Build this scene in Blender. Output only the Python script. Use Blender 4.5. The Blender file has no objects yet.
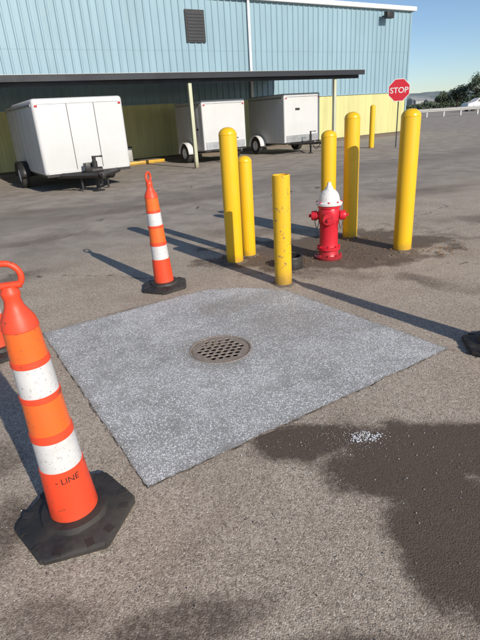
import bpy, bmesh, math, random
from mathutils import Vector, Matrix, noise
random.seed(7)
sc=bpy.context.scene
col=sc.collection
R=math.radians
# ------------------------------------------------------------------ nodes helpers
class NT:
    def __init__(s,name):
        s.m=bpy.data.materials.new(name); s.m.use_nodes=True
        s.t=s.m.node_tree; s.b=s.t.nodes['Principled BSDF']; s.co=None
    def n(s,typ,**k):
        nd=s.t.nodes.new(typ)
        for a,b in k.items(): setattr(nd,a,b)
        return nd
    def l(s,a,b): s.t.links.new(a,b)
    def coord(s):
        if s.co is None: s.co=s.n('ShaderNodeTexCoord').outputs['Object']
        return s.co
    def noise(s,scale,detail=4,rough=.55,vec=None,dist=0):
        nd=s.n('ShaderNodeTexNoise'); nd.inputs['Scale'].default_value=scale
        nd.inputs['Detail'].default_value=detail; nd.inputs['Roughness'].default_value=rough
        nd.inputs['Distortion'].default_value=dist
        s.l(vec or s.coord(),nd.inputs['Vector']); return nd.outputs['Fac']
    def vor2(s,scale,feature='F1',vec=None):
        nd=s.n('ShaderNodeTexVoronoi',feature=feature); nd.inputs['Scale'].default_value=scale
        s.l(vec or s.coord(),nd.inputs['Vector'])
        if feature!='F1': return nd.outputs['Distance']
        se=s.n('ShaderNodeSeparateColor'); s.l(nd.outputs['Color'],se.inputs[0])
        return nd.outputs['Distance'],se.outputs
    def attr(s,name):
        return s.n('ShaderNodeAttribute',attribute_name=name).outputs['Fac']
    def ramp(s,fac,a,b,lo=0.,hi=1.,smooth=True):
        nd=s.n('ShaderNodeMapRange'); nd.interpolation_type='SMOOTHSTEP' if smooth else 'LINEAR'
        s.l(fac,nd.inputs['Value'])
        for i,v in zip(('From Min','From Max','To Min','To Max'),(a,b,lo,hi)): nd.inputs[i].default_value=v
        return nd.outputs['Result']
    def math(s,op,a,b=None,c=None):
        nd=s.n('ShaderNodeMath',operation=op)
        for i,v in enumerate((a,b,c)):
            if v is None: continue
            if isinstance(v,(int,float)): nd.inputs[i].default_value=v
            else: s.l(v,nd.inputs[i])
        return nd.outputs[0]
    def mix(s,fac,a,b,blend='MIX'):
        nd=s.n('ShaderNodeMix',data_type='RGBA',blend_type=blend)
        for sock,v in ((nd.inputs[0],fac),(nd.inputs[6],a),(nd.inputs[7],b)):
            if isinstance(v,(int,float)): sock.default_value=v
            elif isinstance(v,(tuple,list)): sock.default_value=(*v[:3],1)
            else: s.l(v,sock)
        return nd.outputs[2]
    def color(s,c):
        if isinstance(c,(tuple,list)): s.b.inputs['Base Color'].default_value=(*c[:3],1)
        else: s.l(c,s.b.inputs['Base Color'])
    def rough(s,v):
        if isinstance(v,(int,float)): s.b.inputs['Roughness'].default_value=v
        else: s.l(v,s.b.inputs['Roughness'])
    def bump(s,h,strength=.5,dist=.01):
        nd=s.n('ShaderNodeBump'); nd.inputs['Strength'].default_value=strength; nd.inputs['Distance'].default_value=dist
        s.l(h,nd.inputs['Height']); s.l(nd.outputs[0],s.b.inputs['Normal'])
def paint(name,c,rough=.45,dirt=(.12,.1,.08),amt=.35,scale=6,chips=0,chipc=(.1,.07,.05),metal=0,lowdirt=0):
    k=NT(name)
    if amt==0:
        k.color(c); k.rough(rough); return k.m
    n1=k.noise(scale,5,.65)
    c1=k.mix(k.ramp(n1,.3,.75,0,amt),c,[a*.6+b*.4 for a,b in zip(c,dirt)])
    if chips:
        c1=k.mix(k.ramp(k.noise(scale*6,4,.7),1-.36-chips*.1,1-.33-chips*.1),c1,chipc)
    if lowdirt:
        z=k.n('ShaderNodeSeparateXYZ'); k.l(k.coord(),z.inputs[0])
        zz=k.math('ADD',z.outputs[2],k.math('MULTIPLY_ADD',n1,.25,-.125))
        c1=k.mix(k.ramp(zz,0,lowdirt,.8,0),c1,dirt)
    k.color(c1); k.rough(k.ramp(n1,.3,.7,rough-.06,rough+.15))
    k.b.inputs['Metallic'].default_value=metal
    return k.m
# ------------------------------------------------------------------ mesh helpers
def mk(name,bm,mat,parent=None,smooth=False,loc=(0,0,0),rot=(0,0,0)):
    me=bpy.data.meshes.new(name); bmesh.ops.recalc_face_normals(bm,faces=bm.faces) if len(bm.faces)<20000 else None
    bm.to_mesh(me); bm.free()
    for m in (mat if isinstance(mat,(list,tuple)) else [mat]): me.materials.append(m)
    if smooth:
        me.polygons.foreach_set('use_smooth',[True]*len(me.polygons))
        try: me.set_sharp_from_angle(angle=R(38))
        except Exception: pass
    o=bpy.data.objects.new(name,me); col.objects.link(o); o.location=loc; o.rotation_euler=rot
    if parent: o.parent=parent
    return o
def empty(name,loc=(0,0,0),rot=(0,0,0)):
    o=bpy.data.objects.new(name,None); o.empty_display_size=.2; col.objects.link(o); o.location=loc; o.rotation_euler=rot; return o
def bbox(bm,a,b,bevel=0,segs=2,mat=0):
    g=bmesh.ops.create_cube(bm,size=1)
    for v in g['verts']: v.co=Vector([a[i]+(v.co[i]+.5)*(b[i]-a[i]) for i in range(3)])
    fs=set(f for v in g['verts'] for f in v.link_faces)
    for f in fs: f.material_index=mat
    if bevel:
        es=set(e for v in g['verts'] for e in v.link_edges)
        bmesh.ops.bevel(bm,geom=list(es),offset=bevel,segments=segs,affect='EDGES',profile=.5)
def box(name,a,b,mat,parent=None,bevel=0,segs=2):
    bm=bmesh.new(); bbox(bm,a,b,bevel,segs); return mk(name,bm,mat,parent,smooth=bool(bevel))
def blathe(bm,prof,segs=32,M=None,mats=None,phase=0):
    rings=[]
    for r,z in prof:
        if r<1e-6: rings.append([bm.verts.new((0,0,z))])
        else: rings.append([bm.verts.new((r*math.cos(2*math.pi*(i+phase)/segs),r*math.sin(2*math.pi*(i+phase)/segs),z)) for i in range(segs)])
    for k in range(len(rings)-1):
        A,B=rings[k],rings[k+1]; mi=mats[k] if mats else 0
        for i in range(segs):
            j=(i+1)%segs
            if len(A)==1 and len(B)==1: continue
            if len(A)==1: f=bm.faces.new((A[0],B[j],B[i]))
            elif len(B)==1: f=bm.faces.new((A[i],A[j],B[0]))
            else: f=bm.faces.new((A[i],A[j],B[j],B[i]))
            f.material_index=mi
    if M is not None:
        for rg in rings:
            for v in rg: v.co=M@v.co
def lathe(name,prof,mat,parent=None,segs=32,loc=(0,0,0),rot=(0,0,0),mats=None,phase=0,smooth=True):
    bm=bmesh.new(); blathe(bm,prof,segs,None,mats,phase); return mk(name,bm,mat,parent,smooth,loc,rot)
def align(p0,p1):
    p0=Vector(p0);p1=Vector(p1); d=p1-p0
    return Matrix.Translation(p0)@d.to_track_quat('Z','Y').to_matrix().to_4x4(), d.length
def btube(bm,p0,p1,r,r2=None,segs=12):
    M,L=align(p0,p1); r2=r if r2 is None else r2
    blathe(bm,[(0,0),(r,0),(r2,L),(0,L)],segs,M)
# ------------------------------------------------------------------ materials
ORANGE=paint('orange_plastic',(.84,.068,.022),.42,(.25,.08,.04),.45,5,chips=.2,chipc=(.3,.06,.03),lowdirt=.12)
ORREFL=paint('orange_reflective',(.88,.15,.024),.32,(.3,.1,.04),.45,9,chips=.2,chipc=(.45,.1,.04))
WHREFL=paint('white_reflective',(.66,.66,.65),.35,(.3,.26,.22),.6,12,chips=.35,chipc=(.36,.32,.28))
RUBBER=paint('black_rubber',(.020,.019,.019),.6,(.11,.09,.07),.95,7)
YEL=paint('yellow_paint',(.82,.48,.012),.30,(.5,.3,.04),.3,3,lowdirt=.10)
YELD=paint('yellow_paint_worn',(.80,.47,.015),.40,(.3,.18,.05),.45,5,chips=.32,chipc=(.32,.2,.07),lowdirt=.2)
RED=paint('red_paint',(.62,.018,.035),.3,(.2,.03,.03),.3,7,chips=.3,chipc=(.2,.03,.03),lowdirt=.12)
WHP=paint('white_paint',(.74,.735,.72),.35,(.4,.36,.3),.35,8,chips=.3,chipc=(.4,.3,.2))
TRW=paint('trailer_white',(.60,.605,.595),.35,(.34,.32,.27),.55,1.3)
TRW2=paint('trailer_panel_white',(.55,.55,.54),.4,(.40,.36,.3),.5,2.5)
ALU=paint('aluminium_trim',(.55,.55,.55),.35,(.2,.2,.2),.3,8,metal=.8)
BLK=paint('black_paint',(.02,.02,.02),.45,(.08,.06,.05),.5,8)
IRON=paint('cast_iron',(.26,.215,.175),.7,(.14,.08,.05),.9,14,chips=.6,chipc=(.42,.40,.37))
DARK=paint('pit_dark',(.008,.008,.008),.9,amt=0)
GALV=paint('galvanised_steel',(.45,.45,.43),.45,(.3,.28,.25),.5,5,metal=.4)
TAN=paint('post_paint',(.50,.51,.36),.5,(.25,.2,.12),.4,4,lowdirt=.3)
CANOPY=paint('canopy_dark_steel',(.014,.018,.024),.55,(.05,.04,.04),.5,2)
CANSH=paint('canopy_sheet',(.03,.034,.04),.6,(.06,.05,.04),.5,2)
GLASS=paint('dark_glass',(.02,.025,.03),.08,amt=0)
REDL=paint('red_lens',(.5,.02,.02),.2,amt=.1)
TYRE=paint('tyre_rubber',(.025,.025,.025),.7,(.1,.08,.06),.6,8)
INK=paint('black_ink',(.02,.015,.015),.6,amt=0)
BARK=paint('bark',(.07,.05,.035),.9,amt=.5,scale=3)

def siding(name,c,streak):
    k=NT(name)
    mp=k.n('ShaderNodeMapping'); mp.inputs['Scale'].default_value=(1.6,1.6,.12); k.l(k.coord(),mp.inputs['Vector'])
    n=k.noise(2.2,5,.65,vec=mp.outputs[0])
    c1=k.mix(k.ramp(n,.35,.75,0,.65),c,streak)
    c1=k.mix(k.ramp(k.noise(.5,4,.6),.35,.7,0,.3),c1,[min(1,a*1.15) for a in c])
    z=k.n('ShaderNodeSeparateXYZ'); k.l(k.coord(),z.inputs[0])
    cell=k.math('FLOOR',k.math('MULTIPLY',z.outputs[0],1/.9))
    wn=k.n('ShaderNodeTexWhiteNoise',noise_dimensions='1D'); k.l(cell,wn.inputs['W'])
    c1=k.mix(k.ramp(wn.outputs['Value'],0,1,0,.2,False),c1,streak)
    k.color(c1); k.rough(.5); return k.m
BLUE=siding('blue_siding',(.26,.39,.45),(.20,.30,.34))
YW=siding('yellow_wall_paint',(.62,.59,.26),(.43,.40,.18))

def asphalt():
    k=NT('asphalt_ground')
    big=k.noise(.35,4,.6); mid=k.noise(1.7,6,.7); fine=k.noise(42,4,.75)
    wet=k.attr('wet'); dirt=k.attr('dirt'); crack=k.attr('crack')
    base=k.mix(k.ramp(mid,.3,.7),(.355,.285,.215),(.530,.445,.350))
    base=k.mix(k.ramp(big,.35,.65,0,.45),base,(.42,.352,.280))
    vd,vc=k.vor2(175)
    base=k.mix(k.ramp(vc[0],.6,1,0,.65),base,(.72,.64,.52))
    base=k.mix(k.ramp(vc[1],.60,1,0,.75),base,(.12,.09,.07))
    base=k.mix(k.ramp(fine,.42,.72,0,.62),base,(.19,.15,.112))
    s=k.n('ShaderNodeSeparateXYZ'); k.l(k.coord(),s.inputs[0])
    q=k.math('ADD',k.math('MULTIPLY',s.outputs[0],-.515),k.math('MULTIPLY',s.outputs[1],.857))
    q=k.math('ADD',q,k.math('MULTIPLY_ADD',mid,1.6,-.8))
    road=k.mix(k.ramp(mid,.33,.67),(.235,.206,.174),(.385,.338,.284))
    road=k.mix(k.ramp(fine,.3,.8,0,.4),road,(.15,.128,.108))
    base=k.mix(k.ramp(q,5.2,6.9,0,.8),base,road)
    ln=k.math('ABSOLUTE',k.math('SUBTRACT',q,9.6))
    base=k.mix(k.ramp(ln,.2,1.3,.4,0),base,(.14,.12,.102))
    base=k.mix(k.math('MULTIPLY',k.ramp(k.math('ADD',dirt,k.math('MULTIPLY_ADD',fine,.8,-.4)),.12,.8),.85),base,(.088,.060,.040))
    base=k.mix(k.math('MULTIPLY',k.ramp(crack,.25,.8),.8),base,(.05,.042,.035))
    wt=k.math('ADD',wet,k.math('MULTIPLY_ADD',fine,1.1,-.55))
    wt=k.ramp(k.math('ADD',wt,k.math('MULTIPLY_ADD',mid,1.6,-.8)),.10,.82)
    wt=k.math('MULTIPLY',wt,k.ramp(wet,.0,.8,.0,1))
    damp=k.ramp(wet,.0,.6,0,.30)      # softer damp halo around the stain
    base=k.mix(damp,base,(.17,.125,.09))
    base=k.mix(k.math('MULTIPLY',wt,.86),base,(.066,.043,.028))
    k.color(base); k.rough(k.ramp(wt,0,1,.92,.76))
    h=k.math('ADD',k.math('MULTIPLY',vd,-.9),k.math('MULTIPLY',fine,.45))
    k.bump(h,.5,.005)
    return k.m
ASPH=asphalt()
def patchmat():
    k=NT('salted_concrete')
    w=k.noise(5,5,.75); mid=k.noise(1.5,5,.75); fine=k.noise(90,3,.7)
    cl=k.attr('clean')
    base=k.mix(k.ramp(mid,.3,.7),(.325,.32,.305),(.43,.425,.41))
    base=k.mix(k.ramp(fine,.3,.75,0,.62),base,(.165,.163,.16))
    c2=k.ramp(k.math('ADD',cl,k.math('MULTIPLY_ADD',w,1.3,-.65)),.1,1.0)
    base=k.mix(k.math('MULTIPLY',c2,.5),base,(.28,.25,.21))
    dens=k.math('ADD',k.math('MULTIPLY',k.ramp(mid,.26,.62),.55),k.math('MULTIPLY',k.ramp(w,.30,.62),.75))
    dens=k.math('MULTIPLY',dens,k.math('MULTIPLY_ADD',c2,-.6,1))
    for sc_,lo in ((200,.68),(100,.46)):
        d,c=k.vor2(sc_)
        pick=k.ramp(k.math('SUBTRACT',c[0],k.math('MULTIPLY_ADD',dens,-lo,1.0)),0,.03)
        base=k.mix(k.math('MULTIPLY',pick,k.ramp(d,.5,.3)),base,(.84,.84,.83))
    k.color(base); k.rough(.8)
    k.bump(fine,.7,.004)
    return k.m
PATCH=patchmat()

# ------------------------------------------------------------------ ground sheet with attributes for stains, dirt, cracks
GX,GY,GR=-.15,3.03,.205
def fbm(x,y,sd,o=4): return noise.fractal(Vector((x,y,sd)),.6,2.1,o)
BL=[(.36,1.95,.34,.14,5,1),(.66,1.72,.42,.28,-62,1),(1.10,1.75,.38,.20,-20,1),(.66,1.30,.18,.32,20,1),(1.0,1.3,.30,.40,0,1),
 (-.28,1.04,.34,.10,10,.62),(.22,.93,.30,.07,0,.6),(-.66,1.09,.22,.10,0,.5),(-1.04,1.50,.15,.2,0,.6),(-1.25,1.9,.13,.2,10,.5),(-.2,1.42,.35,.07,50,.25)]
BW=[(-.9,3.9,.5,.10,31),(-3.2,6.8,1.2,.35,25),(.3,6.6,1.2,.3,-10),(-1.5,9.5,2.2,.4,28),(3.5,9.,1.6,.5,20),(2.7,4.0,.6,.3,20),(-2.4,5.2,.5,.25,40),(1.7,4.2,.5,.16,-50),(3.6,6.6,1.1,.3,10),(-4.2,9.6,1.4,.4,35),(2.2,3.2,.3,.2,0),(.8,4.6,.9,.15,-20)]
def blobv(x,y,b):
    dx,dy=x-b[0],y-b[1]; a=R(b[4]); u=(dx*math.cos(a)+dy*math.sin(a))/b[2]; v=(-dx*math.sin(a)+dy*math.cos(a))/b[3]
    return math.hypot(u,v)
CR=[[(-3.2,5.6),(-2.2,5.1),(-1.35,5.0),(-.9,4.75)],[(1.36,2.81),(1.9,2.2),(2.3,1.9)],[(2.1,4.7),(2.7,4.4),(3.6,4.6)],[(-2.6,8.2),(-.6,8.9),(1.6,10.3),(4.5,11.5)],[(2.2,6.6),(3.4,7.5),(3.9,9.2)],[(-5,10.1),(-3,11.2),(-.5,12.0)]]
def segd(x,y,a,b):
    vx,vy=b[0]-a[0],b[1]-a[1]; t=max(0,min(1,((x-a[0])*vx+(y-a[1])*vy)/(vx*vx+vy*vy))); return math.hypot(x-a[0]-t*vx,y-a[1]-t*vy)
def sm(a,b,x):
    t=max(0,min(1,(x-a)/(b-a))); return t*t*(3-2*t)
def axis(lo,hi,st,must):
    l=[lo+(hi-lo)*i/round((hi-lo)/st) for i in range(round((hi-lo)/st)+1)]
    return sorted(set([round(q,4) for q in l if all(abs(q-m)>.012 for m in must)]+must))
xs=[-900,-200,-60,-20,-10,-6,-4]+axis(-3,3.4,.03,[GX-.3,GX+.3])+[4,5,6,8,12,20,60,200,900]
ys=[-300,-60,-20,-6,-2,0]+axis(.4,7.5,.03,[GY-.3,GY+.3])+[8+i*.3 for i in range(20)]+[15,18,22,30,50,80,200,600,1500]
bm=bmesh.new(); lw=bm.verts.layers.float.new('wet'); ld=bm.verts.layers.float.new('dirt'); lc=bm.verts.layers.float.new('crack')
vv=[]
for y in ys:
    row=[]
    for x in xs:
        v=bm.verts.new((x,y,0)); row.append(v)
        if -6<x<8 and 0<y<14:
            f=fbm(x*2.8,y*2.8,1,6)*.42; wv=0
            for b in BL:
                if abs(x-b[0])<1.1 and abs(y-b[1])<1.1: wv=max(wv,b[5]*sm(1.5,.55,blobv(x,y,b)+f))
            for b in BW:
                if abs(x-b[0])<4 and abs(y-b[1])<3: wv=max(wv,.5*sm(1.6,.3,blobv(x,y,b)+f*1.3))
            v[lw]=wv
            v[ld]=max(sm(1.5,.5,blobv(x,y,(1.15,5.5,1.45,.75,8))+f),.8*sm(1.5,.5,blobv(x,y,(.2,5.2,.5,.35,0))+f))
            c=0
            if y<12.5:
                jx=x+.10*fbm(x*3,y*3,7,3); jy=y+.10*fbm(x*3,y*3,17,3)
                for pl in CR:
                    for a,b in zip(pl[:-1],pl[1:]):
                        if min(a[0],b[0])-.3<x<max(a[0],b[0])+.3 and min(a[1],b[1])-.3<y<max(a[1],b[1])+.3:
                            c=max(c,1-segd(jx,jy,a,b)/.022)
            v[lc]=max(0,c)
    vv.append(row)
for j in range(len(ys)-1):
    for i in range(len(xs)-1):
        cx_,cy_=(xs[i]+xs[i+1])/2,(ys[j]+ys[j+1])/2
        if abs(cx_-GX)<.3 and abs(cy_-GY)<.3: continue
        bm.faces.new((vv[j][i],vv[j][i+1],vv[j+1][i+1],vv[j+1][i]))
mk('asphalt_ground',bm,ASPH)
def circ(x,y,r,n=48,ph=0): return [(x+r*math.cos(2*math.pi*i/n+ph),y+r*math.sin(2*math.pi*i/n+ph)) for i in range(n)]
corners=[(-1.57,3.52),(-.52,4.19),(-.24,4.33),(.06,4.30),(.42,4.17),(1.36,2.81),(-.46,1.69)]
outer=[]
for i,(a,b) in enumerate(zip(corners,corners[1:]+corners[:1])):
    L=math.dist(a,b); n=max(2,int(L/.016)); rough=.05 if i in (1,2,3) else .008
    for t in range(n):
        x=a[0]+(b[0]-a[0])*t/n; y=a[1]+(b[1]-a[1])*t/n
        d=noise.noise(Vector((x*4,y*4,3)))*rough+noise.noise(Vector((x*38,y*38,9)))*.009
        nx,ny=(b[1]-a[1])/L,-(b[0]-a[0])/L
        outer.append((x+nx*d,y+ny*d))
bm=bmesh.new(); lcn=bm.verts.layers.float.new('clean'); n=len(outer); NR=30; rows=[]
CB=[(.40,3.45,.5,.55,30),(-.1,3.85,.5,.2,20)]
for kx in range(NR+1):
    row=[]
    for p in outer:
        dx,dy=p[0]-GX,p[1]-GY; L=math.hypot(dx,dy); r0=GR+.012
        t=kx/NR; rr=r0+(L-r0)*t; x=GX+dx/L*rr; y=GY+dy/L*rr
        v=bm.verts.new((x,y,0)); f=fbm(x*2.8,y*2.8,4,5)*.5
        v[lcn]=max(max(.8*sm(1.7,.2,blobv(x,y,b)+f) for b in CB), .8*sm(.14,.0,rr-r0+f*.1), .9*sm(.05,.0,(L-rr)+f*.06))
        row.append(v)
    rows.append(row)
for a,b in zip(rows[:-1],rows[1:]):
    for i in range(n): bm.faces.new((a[i],b[i],b[(i+1)%n],a[(i+1)%n]))
mk('concrete_patch',bm,PATCH,loc=(0,0,.005))
bm=bmesh.new(); cxm,cym=-.1,3.1
for i in range(n):
    a=outer[i]; b=outer[(i+1)%n]
    def off(p,d):
        v=Vector((p[0]-cxm,p[1]-cym)).normalized()*d; return (p[0]+v.x,p[1]+v.y,0)
    ia=.007+.012*noise.noise(Vector((a[0]*9,a[1]*9,1))); ib=.007+.012*noise.noise(Vector((b[0]*9,b[1]*9,1)))
    bm.faces.new([bm.verts.new(q) for q in (off(a,-.002),off(b,-.002),off(b,ib),off(a,ia))])
JO=NT('joint_tar'); JO.color(JO.mix(JO.ramp(JO.noise(14,4),.4,.6),(.07,.055,.045),(.32,.265,.21))); JO.rough(.9)
mk('patch_joint',bm,JO.m,loc=(0,0,.0025))
# drain
drain=empty('storm_drain_grate',(GX,GY,0))
cu=bpy.data.curves.new('g','CURVE'); cu.dimensions='2D'; cu.fill_mode='BOTH'; cu.extrude=.0025; cu.bevel_depth=.001; cu.bevel_resolution=0
def spl(pts):
    s=cu.splines.new('POLY'); s.points.add(len(pts)-1)
    for p,q in zip(s.points,pts): p.co=(q[0],q[1],0,1)
    s.use_cyclic_u=True
spl(circ(0,0,.199,64))
st=.050
for j in range(-5,6):
    for i in range(-5,6):
        x=(i+(.5 if j%2 else 0))*st; y=j*st*.87
        if math.hypot(x,y)<.172: spl(circ(x,y,.0190,14))
o=bpy.data.objects.new('g',cu); col.objects.link(o)
me=bpy.data.meshes.new_from_object(o.evaluated_get(bpy.context.evaluated_depsgraph_get())); bpy.data.objects.remove(o)
me.name='grate'; me.materials.clear(); me.materials.append(IRON)
go=bpy.data.objects.new('grate',me); col.objects.link(go); go.parent=drain; go.location=(0,0,.002); go.rotation_euler=(0,0,R(12))
lathe('frame_ring',[(.203,-.06),(.203,.006),(.206,.008),(.217,.008),(.221,.004),(.221,-.02)],IRON,drain,64)
lathe('shaft',[(.208,-.055),(.21,-.6),(0,-.6)],DARK,drain,48)

# ------------------------------------------------------------------ delineator cones
def cone(name,loc,rotz=0,lean=(0,0),text=False,s=1.,loop=0):
    e=empty(name,loc,(R(lean[0]),R(lean[1]),R(rotz))); e.scale=(s,s,s)
    bm=bmesh.new()
    blathe(bm,[(0,.002),(.235,.002),(.246,.010),(.246,.026),(.232,.036),(.165,.042),(.150,.050),(.10,.054)],6,None,phase=.1)
    bmesh.ops.bevel(bm,geom=[ed for ed in bm.edges if abs(ed.verts[0].co.z-ed.verts[1].co.z)>.012 and min(ed.verts[0].co.xy.length,ed.verts[1].co.xy.length)>.2],offset=.012,segments=2,affect='EDGES')
    blathe(bm,[(.138,.045),(.130,.070),(.098,.074)],28)
    mk('rubber_base',bm,RUBBER,e,True)
    bm=bmesh.new()
    for i in range(12):
        a=2*math.pi*(i//2+.1)/6+(.22 if i%2 else -.22)
        M=Matrix.Rotation(a,4,'Z')@Matrix.Translation((.196,0,.034))
        bmesh.ops.create_cube(bm,size=1,matrix=M@Matrix.Diagonal((.04,.03,.012,1)))
    mk('base_lugs',bm,RUBBER,e)
    P=[(.098,.06),(.0945,.10),(.0845,.302),(.0815,.304),(.078,.435),(.0805,.438),(.079,.468),(.076,.470),(.071,.605),(.0735,.608),(.0725,.627),(.069,.629),(.0655,.745),(.068,.748),(.0665,.768),(.064,.770),(.0595,.880),(.062,.883),(.056,.915),(.042,.94),(.032,.96),(.027,.985),(.031,1.0),(.031,1.012),(.020,1.03),(0,1.034)]
    M=[0,0,0,1,0,0,0,2,0,0,0,1,0,0,0,2,0]+[0]*9
    lathe('tube',P,[ORANGE,WHREFL,ORREFL],e,40,mats=M[:len(P)-1])
    bm=bmesh.new(); N=20; pts=[]
    for i in range(N+1):
        a=math.pi*(-.2+1.4*i/N); pts.append(Vector((.048*math.cos(a),0,1.062+.046*math.sin(a))))
    for a,b in zip(pts[:-1],pts[1:]): btube(bm,a,b,.0105,segs=10)
    for a in pts[1:-1]: bmesh.ops.create_icosphere(bm,subdivisions=2,radius=.0105,matrix=Matrix.Translation(a))
    btube(bm,(-.042,0,1.033),(.042,0,1.033),.012,segs=10)
    h=mk('grab_handle',bm,ORANGE,e,True); h.rotation_euler=(0,0,R(loop-rotz))
    if text:
        cu=bpy.data.curves.new('t','FONT'); cu.body='- LINE'; cu.size=.036
        o=bpy.data.objects.new('t',cu); col.objects.link(o)
        me=bpy.data.meshes.new_from_object(o.evaluated_get(bpy.context.evaluated_depsgraph_get())); bpy.data.objects.remove(o)
        bm=bmesh.new(); bm.from_mesh(me); bmesh.ops.subdivide_edges(bm,edges=bm.edges,cuts=1,use_grid_fill=False)
        for v in bm.verts:
            z=.255+v.co.y; r=.0945-(z-.10)*.0495+.0022; a=R(-92)+v.co.x/r
            v.co=(r*math.cos(a),r*math.sin(a),z)
        t=mk('stencil_text',bm,INK,e); t.rotation_euler=(0,0,R(-rotz))
    return e
cone('traffic_delineator_cone',(-.73,1.545,0),8,(1.2,-1.5),True,loop=10)
cone('traffic_delineator_cone',(-.71,4.48,0),30,(0,-1.5),s=.98,loop=75)
cone('traffic_delineator_cone',(1.68,2.78,0),12,s=.98)
cone('traffic_delineator_cone',(-1.79,3.22,0),40,(0,1),loop=60)

# ------------------------------------------------------------------ bollards
k=NT('footing_concrete'); k.color(k.mix(k.noise(30,5,.7),(.09,.065,.048),(.22,.18,.14))); k.rough(.95); k.bump(k.noise(80,4),.6,.006); FOOT=k.m
def bollard(loc,r,h,dome=True,mat=YEL,lean=(0,0)):
    e=empty('safety_bollard',(loc[0],loc[1],0),(R(lean[0]),R(lean[1]),R(random.uniform(0,360))))
    P=[(r,-.05),(r,h-(r*.75 if dome else 0))]
    if dome:
        for i in range(1,9):
            a=math.pi/2*i/8; P.append((r*math.cos(a) if i<8 else 0,h-r*.75+r*.75*math.sin(a)))
    else: P+= [(r-.004,h+.004),(r-.012,h+.004),(r-.012,h-.03),(0,h-.028)]
    bm=bmesh.new(); blathe(bm,P,40)
    if dome: blathe(bm,[(r-.001,h-r*.75-.006),(r+.0025,h-r*.75),(r-.001,h-r*.75+.006)],40)
    mk('post',bm,mat,e,True)
    bm=bmesh.new(); blathe(bm,[(r+.04,.001),(r+.022,.007),(r+.002,.012)],36)
    for v in bm.verts:
        f=1+.45*noise.noise(Vector((v.co.x*14+loc[0]*7,v.co.y*14,0)))
        if v.co.z<.01: v.co.x*=f; v.co.y*=f
    mk('footing_dirt',bm,FOOT,e,True)
bollard((-.01,5.22),.092,1.40,lean=(0,-.8))
bollard((.155,5.44),.080,1.10,lean=(0,.3))
bollard((.438,4.35),.080,1.00,False,YELD,(0,0))
bollard((1.18,5.99),.090,1.28)
bollard((1.46,6.0),.090,1.46,lean=(0,.3))
bollard((1.88,5.27),.098,1.46,lean=(0,.2))
bollard((5.62,20.),.10,1.56)
e=empty('pipe_sleeve',(.575,4.86,0))
lathe('sleeve_wall',[(.115,-.02),(.122,.0),(.118,.12),(.112,.128),(.102,.124),(.100,.02),(0,.015)],BLK,e,28)
lathe('rim_band',[(.119,.085),(.126,.09),(.126,.112),(.119,.118)],RUBBER,e,28)

# ------------------------------------------------------------------ hydrant
def hydrant(loc):
    e=empty('fire_hydrant',loc,(0,0,R(-12)))
    lathe('barrel',[(.0,.0),(.145,.0),(.148,.008),(.148,.028),(.14,.034),(.112,.036),(.105,.05),(.102,.10),(.125,.102),(.125,.13),(.104,.134),(.098,.16),(.098,.37),(.106,.39),(.112,.42),(.112,.53),(.105,.545),(.118,.55),(.118,.575)],RED,e,40)
    lathe('bonnet',[(.118,.575),(.135,.577),(.138,.585),(.138,.602),(.128,.610),(.112,.618),(.108,.65),(.095,.69),(.07,.722),(.045,.736),(.042,.75),(.0,.752)],WHP,e,40)
    lathe('operating_nut',[(.034,.748),(.036,.765),(.024,.770),(.020,.80),(.014,.808),(0,.808)],WHP,e,6,smooth=False)
    bm=bmesh.new()
    for i in range(8):
        a=2*math.pi*i/8
        for z,rr in ((.036,.128),(.131,.114),(.604,.126)):
            btube(bm,(rr*math.cos(a),rr*math.sin(a),z-.004),(rr*math.cos(a),rr*math.sin(a),z+.016),.010,segs=6)
    mk('flange_bolts',bm,RED,e)
    bm=bmesh.new()
    for d,r1,L,zz in ((Vector((-1,0,0)),.052,.185,.465),(Vector((1,0,0)),.052,.175,.465),(Vector((0,-1,0)),.068,.175,.45)):
        M,_=align((d*.08)+Vector((0,0,zz)),(d*.3)+Vector((0,0,zz)))
        Lr=L-.08
        blathe(bm,[(r1*.8,0),(r1*.8,Lr-.06),(r1*1.05,Lr-.058),(r1*1.05,Lr-.045),(r1*.95,Lr-.044),(r1*.98,Lr-.012),(r1*.85,Lr),(.018,Lr+.002)],24,M)
        blathe(bm,[(.019,Lr-.002),(.018,Lr+.028),(0,Lr+.029)],5,M)
    mk('outlet_caps',bm,RED,e,True)
    bm=bmesh.new()
    for s in (-1,1):
        prev=None
        for i in range(9):
            t=i/8; p=Vector((s*(.15-.05*t),-.03-.05*t,.43-.09*math.sin(math.pi*t)))
            if prev: btube(bm,prev,p,.004,segs=6)
            prev=p
    mk('cap_chains',bm,BLK,e,True)
hydrant((1.02,5.13,0))

# ------------------------------------------------------------------ building (frame: x along facade, y into the building)
OX,OY,ANG=-1.08,16.5,R(31)
Wn=5.24; S0,S1=-22.,16.1; HB=5.95
bld=empty('metal_warehouse',(OX,OY,0),(0,0,ANG))
def ribwall(name,x0,x1,z0,z1,mat,y=Wn,pitch=.30,depth=.035):
    bm=bmesh.new(); prof=[]
    x=x0
    while x<x1-1e-3:
        for dx,dy in ((0,0),(.20,0),(.225,-depth),(.275,-depth)):
            if x+dx<x1: prof.append((x+dx,y+dy))
        x+=pitch
    prof.append((x1,y))
    A=[bm.verts.new((p[0],p[1],z0)) for p in prof]; B=[bm.verts.new((p[0],p[1],z1)) for p in prof]
    for i in range(len(prof)-1): bm.faces.new((A[i],A[i+1],B[i+1],B[i]))
    return mk(name,bm,mat,bld)
ribwall('upper_siding',S0,S1,2.16,4.1,BLUE)
ribwall('upper_siding_lap',S0,S1,4.06,HB,BLUE,y=Wn-.006)
ribwall('lower_siding',S0,S1,.12,2.12,YW,y=Wn-.006,depth=.012)
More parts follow.
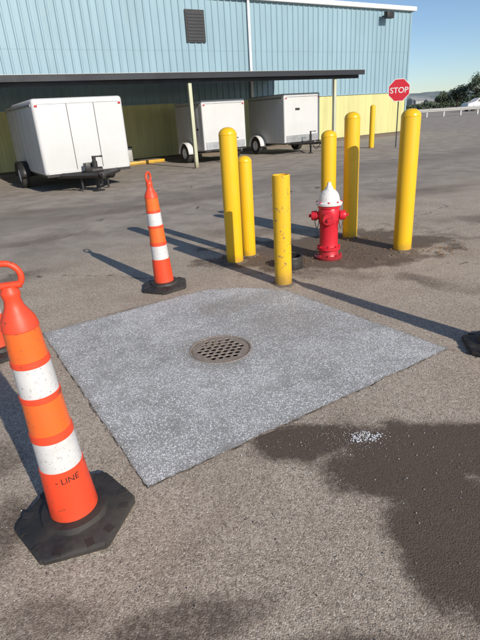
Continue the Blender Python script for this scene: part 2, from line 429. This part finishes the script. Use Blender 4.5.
box('sill_flashing',(S0,Wn-.06,2.12),(S1+.02,Wn+.05,2.16),BLUE,bld)
box('plinth',(S0,Wn-.045,-.1),(S1,Wn+.2,.12),FOOT,bld)
box('core',(S0+.02,Wn+.012,0),(S1-.02,Wn+16,HB-.02),BLUE,bld)
box('side_wall_lower',(S1-.017,Wn+.002,.0),(S1+.03,Wn+16,2.12),YW,bld)
box('side_wall_upper',(S1-.017,Wn+.002,2.162),(S1+.03,Wn+16,HB-.003),BLUE,bld)
box('corner_trim',(S1-.06,Wn-.055,.13),(S1+.04,Wn-.043,HB-.01),BLUE,bld)
box('eave_gutter',(S0,Wn-.20,HB),(S1+.22,Wn+.05,HB+.20),WHP,bld,.02)
box('roof',(S0,Wn+.053,HB+.02),(S1+.2,Wn+16.2,HB+.16),GALV,bld)
box('downspout',(5.72,Wn-.13,.2),(5.83,Wn-.045,HB-.002),WHP,bld,.01)
box('vent_frame',(2.75,Wn-.08,4.35),(3.62,Wn-.044,5.50),BLK,bld)
for i in range(9):
    z=4.42+i*.115; box('vent_louvre_%d'%i,(2.81,Wn-.10,z),(3.56,Wn-.082,z+.06),CANSH,bld)
box('floodlight_bracket',(13.95,Wn-.30,5.62),(14.03,Wn-.044,5.68),BLK,bld)
box('floodlight_head',(13.75,Wn-.55,5.50),(14.23,Wn-.30,5.80),BLK,bld,.03)
CX0,CX1=-22.,7.15; zf,zr=2.74,3.02
bm=bmesh.new(); pr=[]; x=CX0
while x<CX1:
    pr+= [(x,0),(x+.10,0),(x+.13,.03),(x+.17,.03)]; x+=.2
pr=[q for q in pr if q[0]<=CX1]
for dz in (0,-.012):
    A=[bm.verts.new((q[0],-.25,zf+q[1]+dz)) for q in pr]; B=[bm.verts.new((q[0],Wn-.05,zr+q[1]+dz)) for q in pr]
    for i in range(len(pr)-1): bm.faces.new((A[i],A[i+1],B[i+1],B[i]))
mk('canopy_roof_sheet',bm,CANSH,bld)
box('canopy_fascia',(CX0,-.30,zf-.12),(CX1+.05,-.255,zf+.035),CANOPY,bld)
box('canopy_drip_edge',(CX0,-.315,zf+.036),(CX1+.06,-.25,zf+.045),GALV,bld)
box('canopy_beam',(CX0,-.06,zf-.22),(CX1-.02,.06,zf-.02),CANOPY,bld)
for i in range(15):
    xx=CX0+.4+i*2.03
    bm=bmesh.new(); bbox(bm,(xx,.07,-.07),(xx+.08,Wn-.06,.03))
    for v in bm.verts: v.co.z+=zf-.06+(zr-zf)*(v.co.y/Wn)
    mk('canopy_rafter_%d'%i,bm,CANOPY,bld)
for i,xx in enumerate((-18.,-12,0,5.98)):
    box('canopy_post_%d'%i,(xx-.055,-.055,0),(xx+.055,.055,zf-.222),TAN,bld,.006)
    box('post_foot_%d'%i,(xx-.12,-.12,.0),(xx+.12,.12,.02),FOOT,bld)
box('loading_slab_kerb',(S0,Wn-.9,-.05),(S1,Wn-.047,.10),FOOT,bld,.02)

# ------------------------------------------------------------------ cargo trailers
def wheel(par,name,x,y,r,w):
    bm=bmesh.new(); M=Matrix.Translation((x,y,r))@Matrix.Rotation(R(90),4,'Y')
    blathe(bm,[(r*.55,-w/2),(r*.9,-w/2),(r,-w*.36),(r,w*.36),(r*.9,w/2),(r*.55,w/2)],32,M); mk(name+'_tyre',bm,TYRE,par,True)
    bm=bmesh.new()
    for s in (-1,1):
        blathe(bm,[(r*.56,s*w*.45),(r*.5,s*w*.40),(r*.42,s*w*.2),(r*.2,s*w*.28),(r*.16,s*w*.45),(0,s*w*.46)],24,M)
    mk(name+'_rim',bm,WHP,par,True)
def trailer(s0,s1,n0,n1,z0,z1,wn,tongue=1.0,seams=(.33,.62),bev=.09,ang=0,big=False):
    x=OX+math.cos(ANG)*s0-math.sin(ANG)*n0; y=OY+math.sin(ANG)*s0+math.cos(ANG)*n0
    e=empty('cargo_trailer',(x,y,0),(0,0,ANG+R(ang)))
    W=s1-s0; L=n1-n0
    box('body',(0,0,z0),(W,L,z1),TRW,e,bev,5)
    box('front_skirt',(.03,-.012,z0-.03),(W-.03,L-.03,z0+.03),BLK,e)
    for nm,xa in (('roof_rail_l',-.012),('roof_rail_r',W-.028)): box(nm,(xa,.12,z1-.16),(xa+.04,L-.1,z1-.11),ALU,e)
    for i,f in enumerate(seams): box('panel_seam_%d'%i,(W*f-.006,-.010,z0+.06),(W*f+.006,.02,z1-.10),BLK,e)
    box('front_top_trim',(.10,-.013,z1-.125),(W-.10,.02,z1-.10),ALU,e)
    nn=max(2,int(L/.6))
    for i in range(1,nn):
        yy=i*L/nn; box('side_seam_%d'%i,(-.006,yy-.008,z0+.05),(.02,yy+.008,z1-.17),TRW2,e); box('side_seam_r%d'%i,(W-.02,yy-.008,z0+.05),(W+.006,yy+.008,z1-.17),TRW2,e)
    box('stone_guard',(.08,-.016,z0+.035),(W-.08,.01,z0+.10 if L>3 else z0+.28),TRW2 if L>3 else ALU,e)
    for i,xx in enumerate((.06,W-.12)): box('marker_light_%d'%i,(xx,-.02,z1-.18),(xx+.06,.01,z1-.14),REDL,e)
    wr=.33
    for nm,xx in (('wheel_l',-.14),('wheel_r',W+.14)):
        wheel(e,nm,xx,wn-n0,wr,.2)
        bm=bmesh.new(); cy=wn-n0; A=[]
        for i in range(13):
            a=math.pi*i/12; A.append((cy-(wr+.09)*math.cos(a),wr-.02+(wr+.07)*math.sin(a)))
        x0,x1=(-.27,.0) if nm=='wheel_l' else (W,W+.27)
        p=[bm.verts.new((x0,q[0],q[1])) for q in A]; q2=[bm.verts.new((x1,q[0],q[1])) for q in A]
        for i in range(12): bm.faces.new((p[i],p[i+1],q2[i+1],q2[i]))
        o=mk('fender_'+nm,bm,WHP if L<3 else BLK,e,True); md=o.modifiers.new('s','SOLIDIFY'); md.thickness=.02
    bm=bmesh.new(); btube(bm,(-.1,wn-n0,wr),(W+.1,wn-n0,wr),.035); mk('axle',bm,BLK,e,True)
    zc=z0-.02; g=1.5 if big else 1
    bm=bmesh.new()
    for s in (-1,1): btube(bm,(W/2+s*W*.36,.1,zc),(W/2+s*.05,-tongue+.12,zc),.042*g,segs=4)
    btube(bm,(W/2,-tongue+.2,zc),(W/2,-tongue-.06,zc+.02),.05*g,.04*g,segs=8)
    btube(bm,(W/2-.2,-.42,zc),(W/2+.2,-.42,zc),.03*g,segs=4)
    mk('tongue',bm,BLK,e,False)
    lathe('coupler_ball_socket',[(.0,-.05),(.05,-.04),(.062,0),(.05,.045),(0,.06)],BLK,e,16,loc=(W/2,-tongue-.07,zc))
    bm=bmesh.new(); jy=-.47
    btube(bm,(W/2,jy,.03),(W/2,jy,zc+.42),.032*g); btube(bm,(W/2,jy,zc-.1),(W/2,jy,zc+.30),.045*g)
    blathe(bm,[(0,0.002),(.10*g,.002),(.10*g,.02),(.03,.04),(0,.04)],16,Matrix.Translation((W/2,jy,0)))
    btube(bm,(W/2,jy,zc+.40),(W/2+.17,jy,zc+.40),.012*g); btube(bm,(W/2+.17,jy,zc+.40),(W/2+.17,jy-.10,zc+.40),.016*g)
    if big:
        bbox(bm,(W/2-.20,-.36,zc+.04),(W/2+.06,-.14,zc+.26),.02)
        btube(bm,(W/2-.14,-.62,zc+.10),(W/2+.12,-.62,zc+.10),.075)
        bbox(bm,(W/2-.06,-.74,zc-.22),(W/2+.06,-.66,zc+.05),.01)
        btube(bm,(W/2-.32,-.25,.03),(W/2-.32,-.25,zc),.03); btube(bm,(W/2+.34,-.2,.03),(W/2+.34,-.2,zc),.03)
    mk('jack_stand',bm,BLK,e,True)
    bm=bmesh.new(); prev=None
    for i in range(13):
        t=i/12; p=Vector((W/2+.10,-tongue+.1+.45*t,zc-.20*math.sin(math.pi*t)-.02))
        if prev: btube(bm,prev,p,.012*g,segs=6)
        prev=p
    mk('safety_chain',bm,BLK,e,True)
    return e,W,L
trailer(-5.12,-2.95,-2.0,1.9,.42,2.14,.3,.95,seams=(.36,.66),bev=.08,big=True)
e,W,L=trailer(.88,2.63,.98,3.1,.42,2.05,2.12,.9,seams=(),bev=.05)
box('side_door',(-.012,.25,.55),(.02,.85,1.85),TRW2,e,.008); box('door_latch',(-.03,.30,1.1),(-.012,.42,1.16),BLK,e)
e,W,L=trailer(4.24,5.98,.8,3.2,.40,2.13,2.45,1.0,seams=(),bev=.05)
box('id_plate',(W*.30,-.008,1.55),(W*.42,.01,1.63),BLK,e)
e=empty('wheel_stop',(OX-math.sin(ANG)*3.6-.3,OY+math.cos(ANG)*3.6-.1,0),(0,0,ANG))
bm=bmesh.new(); bbox(bm,(-.8,-.08,.0),(.8,.08,.13),.03); mk('block',bm,YELD,e,True)
e=empty('utility_box',(OX+math.cos(ANG)*(-.9)-math.sin(ANG)*4.0,OY+math.sin(ANG)*(-.9)+math.cos(ANG)*4.0,0),(0,0,ANG))
box('cabinet',(-.2,-.15,.12),(.2,.15,.62),GALV,e,.02); box('lid',(-.22,-.17,.622),(.22,.17,.66),BLK,e,.01); box('foot_frame',(-.18,-.13,0),(.18,.13,.118),BLK,e)

# ------------------------------------------------------------------ stop sign
e=empty('stop_sign',(6.42,19.5,0),(0,0,R(-14)))
bm=bmesh.new(); blathe(bm,[(0,0),(.41,0),(.41,.004),(0,.004)],8,Matrix.Translation((0,-.035,2.0))@Matrix.Rotation(R(90),4,'X'),phase=.5); mk('white_border',bm,WHP,e)
bm=bmesh.new(); blathe(bm,[(0,0),(.385,0),(.385,.003),(0,.003)],8,Matrix.Translation((0,-.040,2.0))@Matrix.Rotation(R(90),4,'X'),phase=.5); mk('red_face',bm,RED,e)
cu=bpy.data.curves.new('t','FONT'); cu.body='STOP'; cu.size=.27; cu.align_x='CENTER'; cu.offset=.003
o=bpy.data.objects.new('t',cu); col.objects.link(o)
me=bpy.data.meshes.new_from_object(o.evaluated_get(bpy.context.evaluated_depsgraph_get())); bpy.data.objects.remove(o); me.materials.clear(); me.materials.append(WHP)
t=bpy.data.objects.new('lettering',me); col.objects.link(t); t.parent=e; t.location=(0,-.046,1.905); t.rotation_euler=(R(90),0,0)
box('sign_post',(-.02,-.034,0),(.02,.0,2.35),CANSH,e)

# ------------------------------------------------------------------ guard rail, car, trees, hills
e=empty('guard_rail',(0,0,0))
pA=Vector((20.5,58.,0)); pB=Vector((52,60.,0)); d=(pB-pA); nn=16
bm=bmesh.new()
for i in range(nn+1):
    p=pA+d*i/nn; bbox(bm,(p.x-.08,p.y,0),(p.x+.08,p.y+.15,.85))
mk('rail_posts',bm,GALV,e)
bm=bmesh.new(); prof=[(0,.50),(-.07,.56),(-.07,.62),(0,.67),(-.07,.72),(-.07,.80),(0,.86)]
A=[bm.verts.new((pA.x,pA.y+q[0],q[1])) for q in prof]; B=[bm.verts.new((pB.x,pB.y+q[0],q[1])) for q in prof]
for i in range(len(prof)-1): bm.faces.new((A[i],B[i],B[i+1],A[i+1]))
mk('rail_beam',bm,GALV,e)
def car(name,loc,rot,paintm):
    e=empty(name,loc,(0,0,R(rot)))
    P=[(-2.3,.45),(-2.32,.95),(-2.2,1.12),(-1.2,1.22),(-.55,1.72),(1.5,1.78),(2.15,1.25),(2.28,1.0),(2.3,.45)]
    bm=bmesh.new()
    rows=[[bm.verts.new((px,yy*(1-(.16 if pz>1.3 else 0)),pz)) for px,pz in P] for yy in (-.92,.92)]
    for i in range(len(P)-1): bm.faces.new((rows[0][i],rows[0][i+1],rows[1][i+1],rows[1][i]))
    bm.faces.new(rows[0]); bm.faces.new(rows[1][::-1]); bm.faces.new((rows[0][0],rows[1][0],rows[1][-1],rows[0][-1]))
    bmesh.ops.bevel(bm,geom=list(bm.edges),offset=.06,segments=2,affect='EDGES')
    mk('body',bm,paintm,e,True)
    for s in (-1,1):
        bm=bmesh.new()
        vs=[bm.verts.new((a,s*(.945-.15*(b-1.2)/.5),b)) for a,b in [(-.95,1.26),(-.5,1.62),(1.35,1.67),(1.85,1.28)]]; bm.faces.new(vs); mk('side_glass',bm,GLASS,e)
    for i,(wx,wy) in enumerate(((-1.45,-.85),(-1.45,.85),(1.45,-.85),(1.45,.85))):
        bm=bmesh.new(); M=Matrix.Translation((wx,wy,.36))@Matrix.Rotation(R(90),4,'X')
        blathe(bm,[(0,-.11),(.3,-.11),(.36,-.07),(.36,.07),(.3,.11),(0,.11)],24,M); mk('wheel_%d'%i,bm,TYRE,e,True)
car('parked_car',(37.,76,0),5,WHP)
LEAF=[]
for i,c in enumerate(((.045,.065,.035),(.065,.09,.05),(.09,.115,.065))):
    k=NT('leaf_%d'%i); k.color(c); k.rough(.7); LEAF.append(k.m)
def tree(loc,h,w,seed):
    rnd=random.Random(seed); e=empty('broadleaf_tree',loc)
    bm=bmesh.new(); btube(bm,(0,0,-.2),(0.1,0,h*.55),.22,.11,8)
    cl=[]
    for i in range(13):
        a=rnd.uniform(0,6.28); rr=w*.5*rnd.uniform(.25,.9); z=h*rnd.uniform(.3,.9); rr*=1.1-.6*abs(z/h-.5)
        c=Vector((rr*math.cos(a),rr*math.sin(a),z)); cl.append(c); btube(bm,(0.05,0,h*rnd.uniform(.2,.5)),c,.07,.02,5)
    mk('trunk_and_limbs',bm,BARK,e,True)
    bm=bmesh.new()
    for c in cl:
        R0=w*rnd.uniform(.14,.24); tone=rnd.random()
        for _ in range(170):
            v=Vector((rnd.gauss(0,1),rnd.gauss(0,1),rnd.gauss(0,.8))); v=v.normalized()*R0*rnd.uniform(.3,1.15)
            p=c+v; s=rnd.uniform(.10,.24); a=Vector((rnd.gauss(0,1),rnd.gauss(0,1),rnd.gauss(0,1))).normalized(); b=a.orthogonal().normalized()
            f=bm.faces.new([bm.verts.new(p+q) for q in (a*s,b*s*.6,-a*s,-b*s*.6)])
            f.material_index=max(0,min(2,int((tone*.5+rnd.random()*.5+(.2 if v.z>0 else -.15))*2.6)))
    mk('foliage',bm,LEAF,e)
for i,(x,y,h,w) in enumerate(((47.5,114,3.4,3.4),(50,113,4.6,4.2),(52.6,110,6.6,5),(56,113,6.0,6),(60,112,5.4,6),(65,116,7,7),(70,112,6,7),(77,118,7,8))): tree((x,y,0),h,w,i+3)
bm=bmesh.new(); rnd=random.Random(5)
for i in range(9000):
    x=rnd.uniform(40,150); y=150+rnd.uniform(-3,3); top=(1.3 if x<62 else 2.4)+1.0*noise.noise(Vector((x*.2,0,0)))+.6*noise.noise(Vector((x*.6,4,0)))
    z=rnd.uniform(0,max(.5,top)); s=rnd.uniform(.2,.45)
    a=Vector((rnd.gauss(0,1),rnd.gauss(0,1),rnd.gauss(0,1))).normalized(); b=a.orthogonal(); p=Vector((x,y,z))
    f=bm.faces.new([bm.verts.new(p+q) for q in (a*s,b*s*.7,-a*s,-b*s*.7)]); f.material_index=rnd.choice((0,0,1,1,2))
mk('distant_bushes',bm,LEAF)
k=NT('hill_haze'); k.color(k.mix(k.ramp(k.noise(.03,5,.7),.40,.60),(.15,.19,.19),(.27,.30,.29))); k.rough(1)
bm=bmesh.new(); prev=None
for i in range(241):
    x=-500+i*6.5; zt=16+14*max(0,noise.noise(Vector((x*.004,1.3,0)))+.25)+4*noise.noise(Vector((x*.02,5,0)))+1.5*noise.noise(Vector((x*.12,5,0)))
    cur=(bm.verts.new((x,640,-1)),bm.verts.new((x,760,max(2.5,zt))),bm.verts.new((x,900,-1)))
    if prev: bm.faces.new((prev[0],cur[0],cur[1],prev[1])); bm.faces.new((prev[1],cur[1],cur[2],prev[2]))
    prev=cur
mk('distant_hills',bm,k.m,smooth=True)
k=NT('town_wall'); k.color(k.mix(k.noise(.3,2),(.26,.27,.27),(.42,.42,.40))); k.rough(.9)
for i in range(20):
    x=85+i*6+rnd.uniform(-3,3); y=330+rnd.uniform(-30,60); w=rnd.uniform(3,8); h=rnd.uniform(1.8,4.2)
    e=empty('distant_house',(x,y,0),(0,0,R(rnd.uniform(-20,20))))
    box('walls',(-w/2,-3,0),(w/2,3,h),k.m,e)
    bm=bmesh.new(); v=[bm.verts.new(q) for q in ((-w/2-.3,-3.3,h+.01),(w/2+.3,-3.3,h+.01),(w/2+.3,3.3,h+.01),(-w/2-.3,3.3,h+.01),(-w/2-.3,0,h+1.4),(w/2+.3,0,h+1.4))]
    for f in ((0,1,5,4),(2,3,4,5),(0,4,3),(1,2,5)): bm.faces.new([v[q] for q in f])
    mk('roof',bm,GALV,e)

# ------------------------------------------------------------------ loose gravel, leaves, salt flakes
def scatter(name,n,fn,size,mat,flat=.6):
    bm=bmesh.new()
    for _ in range(n):
        x,y=fn()
        s=random.uniform(*size); M=Matrix.Translation((x,y,s*flat*.3+.003))@Matrix.Rotation(random.uniform(0,6.28),4,'Z')@Matrix.Diagonal((s,s*random.uniform(.6,1),s*flat,1))
        g=bmesh.ops.create_icosphere(bm,subdivisions=1,radius=.5,matrix=M)
        for v in g['verts']: v.co+=Vector((random.uniform(-1,1),random.uniform(-1,1),random.uniform(-.6,.6)))*s*.13
    return mk(name,bm,mat)
k=NT('gravel_stone'); k.color(k.mix(k.ramp(k.vor2(9)[0],.1,.6),(.14,.11,.085),(.36,.31,.26))); k.rough(.9); GRV=k.m
def gf():
    if random.random()<.45:
        return random.gauss(1.1,1.1),random.gauss(5.5,.6)
    return random.uniform(-2.2,2.4),random.uniform(.8,6)
def inpatch(x,y):
    a=(x+.1)*.857+(y-3.1)*.515; b=-(x+.1)*.515+(y-3.1)*.857
    return abs(a)<1.08 and abs(b)<1.08
def gf2():
    while True:
        p=gf()
        if not inpatch(*p): return p
scatter('loose_gravel',2400,gf2,(.003,.008),GRV)
k=NT('salt_flake'); k.color((.70,.71,.71)); k.rough(.7); SALT=k.m
def ff():
    c=random.choice(((.54,1.955),(.60,1.93),(.585,1.97),(.535,1.925),(.63,1.95))); return random.gauss(c[0],.020),random.gauss(c[1],.012)
scatter('salt_flakes',190,ff,(.003,.010),SALT,.25)
scatter('salt_crumbs',300,lambda:(random.gauss(.53,.13),random.gauss(1.96,.08)),(.0015,.004),SALT,.4)
def sf():
    while True:
        x=random.uniform(-1.7,1.6); y=random.uniform(1.5,4.5)
        if math.hypot(x-GX,y-GY)<.23: continue
        if inpatch(x,y):
            if noise.noise(Vector((x*2.2,y*2.2,.4)))>-.12: return x,y
        elif random.random()<.12: return x,y
scatter('salt_grains',2600,sf,(.002,.0065),SALT,.5)
k=NT('dry_leaf'); k.color(k.mix(k.noise(7),(.10,.05,.02),(.22,.13,.06))); k.rough(.9)
bm=bmesh.new()
for _ in range(480):
    x,y=random.choice(((.6,5.0),(1.1,5.3),(1.5,5.9),(1.9,5.3),(.1,5.3),(2.3,5.1),(1.3,5.0))); x+=random.gauss(0,.2); y+=random.gauss(0,.13)
    s=random.uniform(.005,.018); a=Vector((random.gauss(0,1),random.gauss(0,1),random.gauss(0,.25))).normalized(); b=a.orthogonal().normalized()
    if abs(b.z)>.7: b=a.cross(Vector((0,0,1))).normalized()
    p=Vector((x,y,.008+s*.2)); bm.faces.new([bm.verts.new(p+q) for q in (a*s,b*s*.5,-a*s,-b*s*.5)])
mk('dry_leaf_litter',bm,k.m)

# ------------------------------------------------------------------ light, sky, camera
EL=R(26.5); AZ=R(125)
sd=Vector((-math.cos(AZ)*math.cos(EL),-math.sin(AZ)*math.cos(EL),math.sin(EL)))
L=bpy.data.lights.new('sun','SUN'); L.energy=4.8; L.angle=R(.55); L.color=(1,.92,.82)
lo=bpy.data.objects.new('sun',L); col.objects.link(lo); lo.rotation_euler=sd.to_track_quat('Z','Y').to_euler(); lo.location=(5,-8,8)
w=bpy.data.worlds.new('World'); sc.world=w; w.use_nodes=True
nt=w.node_tree; sky=nt.nodes.new('ShaderNodeTexSky'); sky.sky_type='NISHITA'; sky.sun_disc=False
sky.sun_elevation=EL; sky.sun_rotation=math.atan2(sd.x,sd.y); sky.altitude=1600; sky.air_density=1.0; sky.dust_density=1.0; sky.ozone_density=3.0
bg=nt.nodes['Background']; bg.inputs['Strength'].default_value=.125; nt.links.new(sky.outputs[0],bg.inputs[0])
p=R(23); r=R(3.8); sp,cp,sr,cr=math.sin(p),math.cos(p),math.sin(r),math.cos(r)
R0=Vector((1,0,0)); D0=Vector((0,-sp,-cp)); F=Vector((0,cp,-sp))
X=cr*R0+sr*D0; Y=sr*R0-cr*D0; Z=-F
cam=bpy.data.cameras.new('camera'); co=bpy.data.objects.new('camera',cam); col.objects.link(co)
co.matrix_world=Matrix(((X.x,Y.x,Z.x,0),(X.y,Y.y,Z.y,0),(X.z,Y.z,Z.z,1.5),(0,0,0,1)))
cam.sensor_fit='VERTICAL'; cam.sensor_height=24; cam.lens=481/640*24; cam.clip_end=4000; cam.clip_start=.05
sc.camera=co
sc.view_settings.view_transform='Standard'; sc.view_settings.look='None'; sc.view_settings.exposure=0
